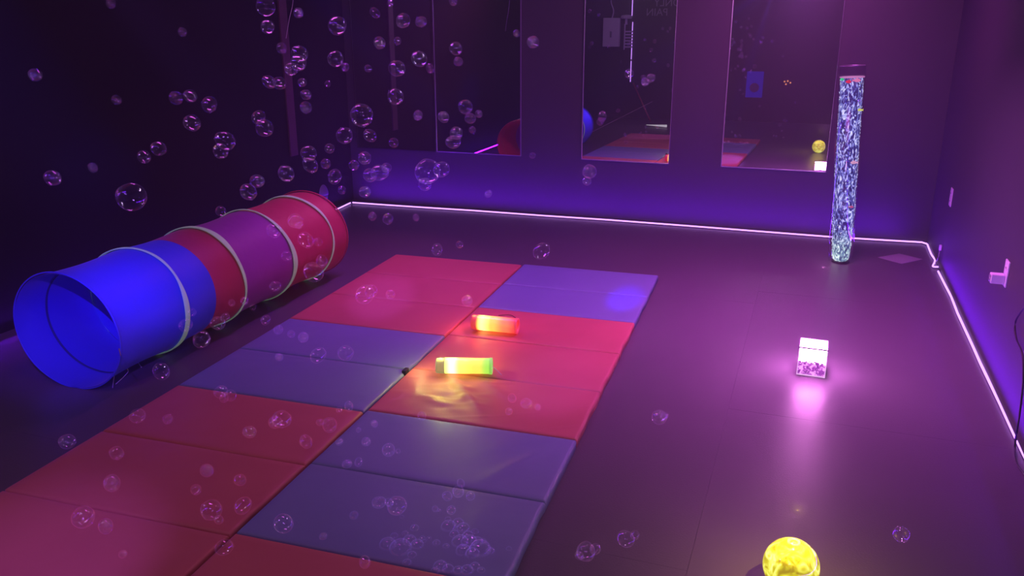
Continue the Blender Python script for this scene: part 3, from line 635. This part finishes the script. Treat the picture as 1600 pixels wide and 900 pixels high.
LM = {
 'dark': [(80, 170, 'high on the far left'), (185, 280, 'above the blue tunnel half'), (300, 165, 'left of the wall post'), (335, 225, 'low and left of the wall post'), (425, 40, 'left of the dangling string'), (455, 110, 'at the end of the dangling string'), (480, 160, 'just right of the wall post top'), (410, 190, 'just left of the wall post foot'), (495, 248, 'right of the wall post foot'), (390, 300, 'close above the middle tunnel')],
 'mid': [(580, 30, 'near the top edge left of the mirrors'), (525, 98, 'at mid height right of the post'), (600, 100, 'high between post and left mirror'), (660, 92, 'touching the left mirror edge up high'), (560, 200, 'midway over the red tunnel end'), (620, 165, 'midway left of the left mirror'), (560, 258, 'over the red tunnel end'), (600, 268, 'above the led strip corner'), (675, 275, 'below the left mirror corner'), (600, 340, 'just below the back led strip'), (760, 310, 'low under the left mirror'), (700, 388, 'between back strip and mats')],
 'mirr': [(712, 60, 'in the upper left mirror'), (715, 195, 'in the lower left corner of the left mirror'), (740, 190, 'right of those in the left mirror'), (820, 60, 'between left and middle mirror'), (920, 275, 'below the middle mirror'), (940, 186, 'low in the middle mirror'), (1003, 120, 'by the upright strip in the middle mirror'), (832, 243, 'under the wall between two mirrors')],
 'tun': [(478, 365, 'before the red tunnel end'), (497, 415, 'below the red tunnel end'), (360, 490, 'before the crimson tunnel cloth'), (430, 440, 'before the magenta tunnel cloth'), (300, 498, 'before the blue tunnel cloth'), (252, 580, 'beside the tunnel mouth'), (405, 495, 'under the magenta tunnel cloth')],
 'matl': [(580, 458, 'over the far salmon panel'), (440, 520, 'over the left edge of the blue panel'), (510, 555, 'over the blue panel'), (440, 665, 'over the right part of the crimson panel'), (355, 617, 'over the seam of blue and crimson'), (240, 652, 'over the left part of the crimson panel'), (180, 725, 'over the left of the near red panel'), (345, 750, 'over the middle of the near red panel'), (360, 810, 'by the near seam between columns'), (150, 815, 'over the nearest left panel'), (105, 690, 'beside the mat edge at lower left'), (515, 668, 'near the middle seam of the columns')],
 'matr': [(730, 470, 'near the red light stick'), (815, 630, 'right of the yellow reflection'), (640, 655, 'left under the yellow reflection'), (575, 700, 'at the left of the purple panel'), (605, 787, 'at the left of the near blue panel'), (717, 768, 'over the seam of the two blue panels'), (475, 825, 'at the far left of the near blue panel'), (692, 797, 'above the landed bubbles'), (570, 875, 'over the nearest red panel')],
 'flo': [(1034, 651, 'over bare floor beside the mat edge'), (920, 862, 'over bare floor at the bottom'), (985, 840, 'left of the yellow ball'), (1408, 835, 'right of the yellow ball'), (1342, 160, 'at the bubble tube side')],
 'land': [(625, 845, 'in the left landed clump'), (650, 835, 'at the right side of the left clump'), (638, 868, 'at the front of the left clump'), (700, 820, 'at the top of the right clump'), (735, 835, 'in the upper right clump'), (740, 860, 'in the middle of the right clump'), (695, 852, 'left of the right clump'), (700, 890, 'in the nearest clump'), (745, 890, 'at the right of the nearest clump'), (625, 803, 'behind the left clump'), (795, 858, 'alone at the mat edge'), (768, 858, 'at the right rim of the right clump')]}
def bubble_labels(reg, L_, what):
    cl = {}
    for k, (x, y, d) in enumerate(L_):
        lm = min(range(len(LM[reg])), key=lambda i: (LM[reg][i][0] - x) ** 2 + (LM[reg][i][1] - y) ** 2)
        cl.setdefault(lm, []).append(k)
    out = [''] * len(L_)
    for lm, ks in cl.items():
        ks.sort(key=lambda k: (L_[k][0], L_[k][1])); n = len(ks); ph = LM[reg][lm][2]
        for i_, k in enumerate(ks):
            if n == 1: out[k] = f'clear {what} {ph}'
            elif i_ == 0: out[k] = f'leftmost of {NUM[n]} {what}s {ph}'
            elif i_ == n - 1: out[k] = f'rightmost of {NUM[n]} {what}s {ph}'
            else: out[k] = f'{ORD[i_]} from left of {NUM[n]} {what}s {ph}'
    return out
nb = 0; rb_ = random.Random(11)
for reg, L_ in B.items():
    lab, grp = REG[reg]
    labs = bubble_labels(reg, L_, 'soap bubble')
    for bi, (px, py, dp) in enumerate(L_):
        dia = rb_.uniform(.040, .062) * (0.8 if dp < 14 else 1.0) * (1.25 if dp > 28 else 1.0)
        dist = dia * F / dp
        rr = ray(px, py); cosv = rr.length / F
        dist *= 1
        # keep it clear of the floor, mats, tunnel and walls
        tf = (0.12 - H) / rr.z * rr.length if rr.z < 0 else 99
        tl = (XL + .15) / rr.x * rr.length if rr.x < 0 else 99
        tbk = (YB - .2) / rr.y * rr.length
        lim = min(tf, tl, tbk)
        if reg == 'tun' or (px < 540 and 300 < py < 600 and px * .55 + py < 700): lim = min(lim, 3.1)
        if dist > lim * .96: dist = lim * .96
        dia = dp * dist / F
        c = EYE + rr.normalized() * dist
        o = bpy.data.objects.new('soap_bubble', BM[nb % 6]); C.objects.link(o); o.location = c
        s = dia / 2; st = rb_.uniform(.78, 1.0)
        o.scale = (s * st, s, s * rb_.uniform(.9, 1.05)); o.rotation_euler = (rb_.uniform(-1, 1), rb_.uniform(-1, 1), rb_.uniform(0, 6))
        tag(o, labs[bi], 'bubble', grp); nb += 1
# bubbles that have landed on the blue panel
DL = [(626,858,34),(640,846,22),(652,852,20),(616,838,12),(633,834,10),(648,826,14),(644,868,14),(660,842,10),(606,852,26),(662,846,8),(636,880,14),(682,849,12),(697,854,10),(701,824,24),(716,818,18),(724,826,20),(710,836,16),(731,838,18),(742,832,12),(745,848,20),(733,848,26),(719,848,26),(750,860,34),(738,866,22),(724,862,24),(766,862,14),(755,846,10),(700,812,10),(795,858,9),(688,886,22),(700,890,18),(716,892,16),(680,893,14),(730,892,20),(742,886,16),(752,892,12),(670,842,8),(622,800,9),(628,808,7),(686,798,7)]
labs = bubble_labels('land', DL, 'domed bubble')
for k, (px, py, dp) in enumerate(DL):
    c = at(px, py, z=TH + .004); s = dp / F * (c - EYE).length / 2
    o = bpy.data.objects.new('landed_bubble', DM[k % 3]); C.objects.link(o); o.location = (c.x, c.y, TH + .004)
    o.scale = (s, s, s * .9); o.rotation_euler = (0, 0, k)
    tag(o, labs[k], 'bubble', 'bubbles landed on the near right mat')
# small unseen tubes added at the ceiling to put glints in the bubbles
for x, y, col, lb in [(-3.2, 1.0, (1.0, .8, 1.0), 'unseen pinkish tube added at the ceiling for bubble glints over the tunnel side'), (-0.4, 3.2, (1.0, .75, 1.0), 'unseen pinkish tube added at the ceiling for bubble glints over the bare floor')]:
    t = thing('glint_tube', lb, 'lamp', (x, y, ZC - .05))
    obj('light_tube', tube(bmesh.new(), [(-.35, 0, 0), (.35, 0, 0)], .014, 8), emit('tube_glow', col, 70), t, True)
    obj('holder', boxbm((-.38, -.02, .015), (.38, .02, .05)), M['black'], t)
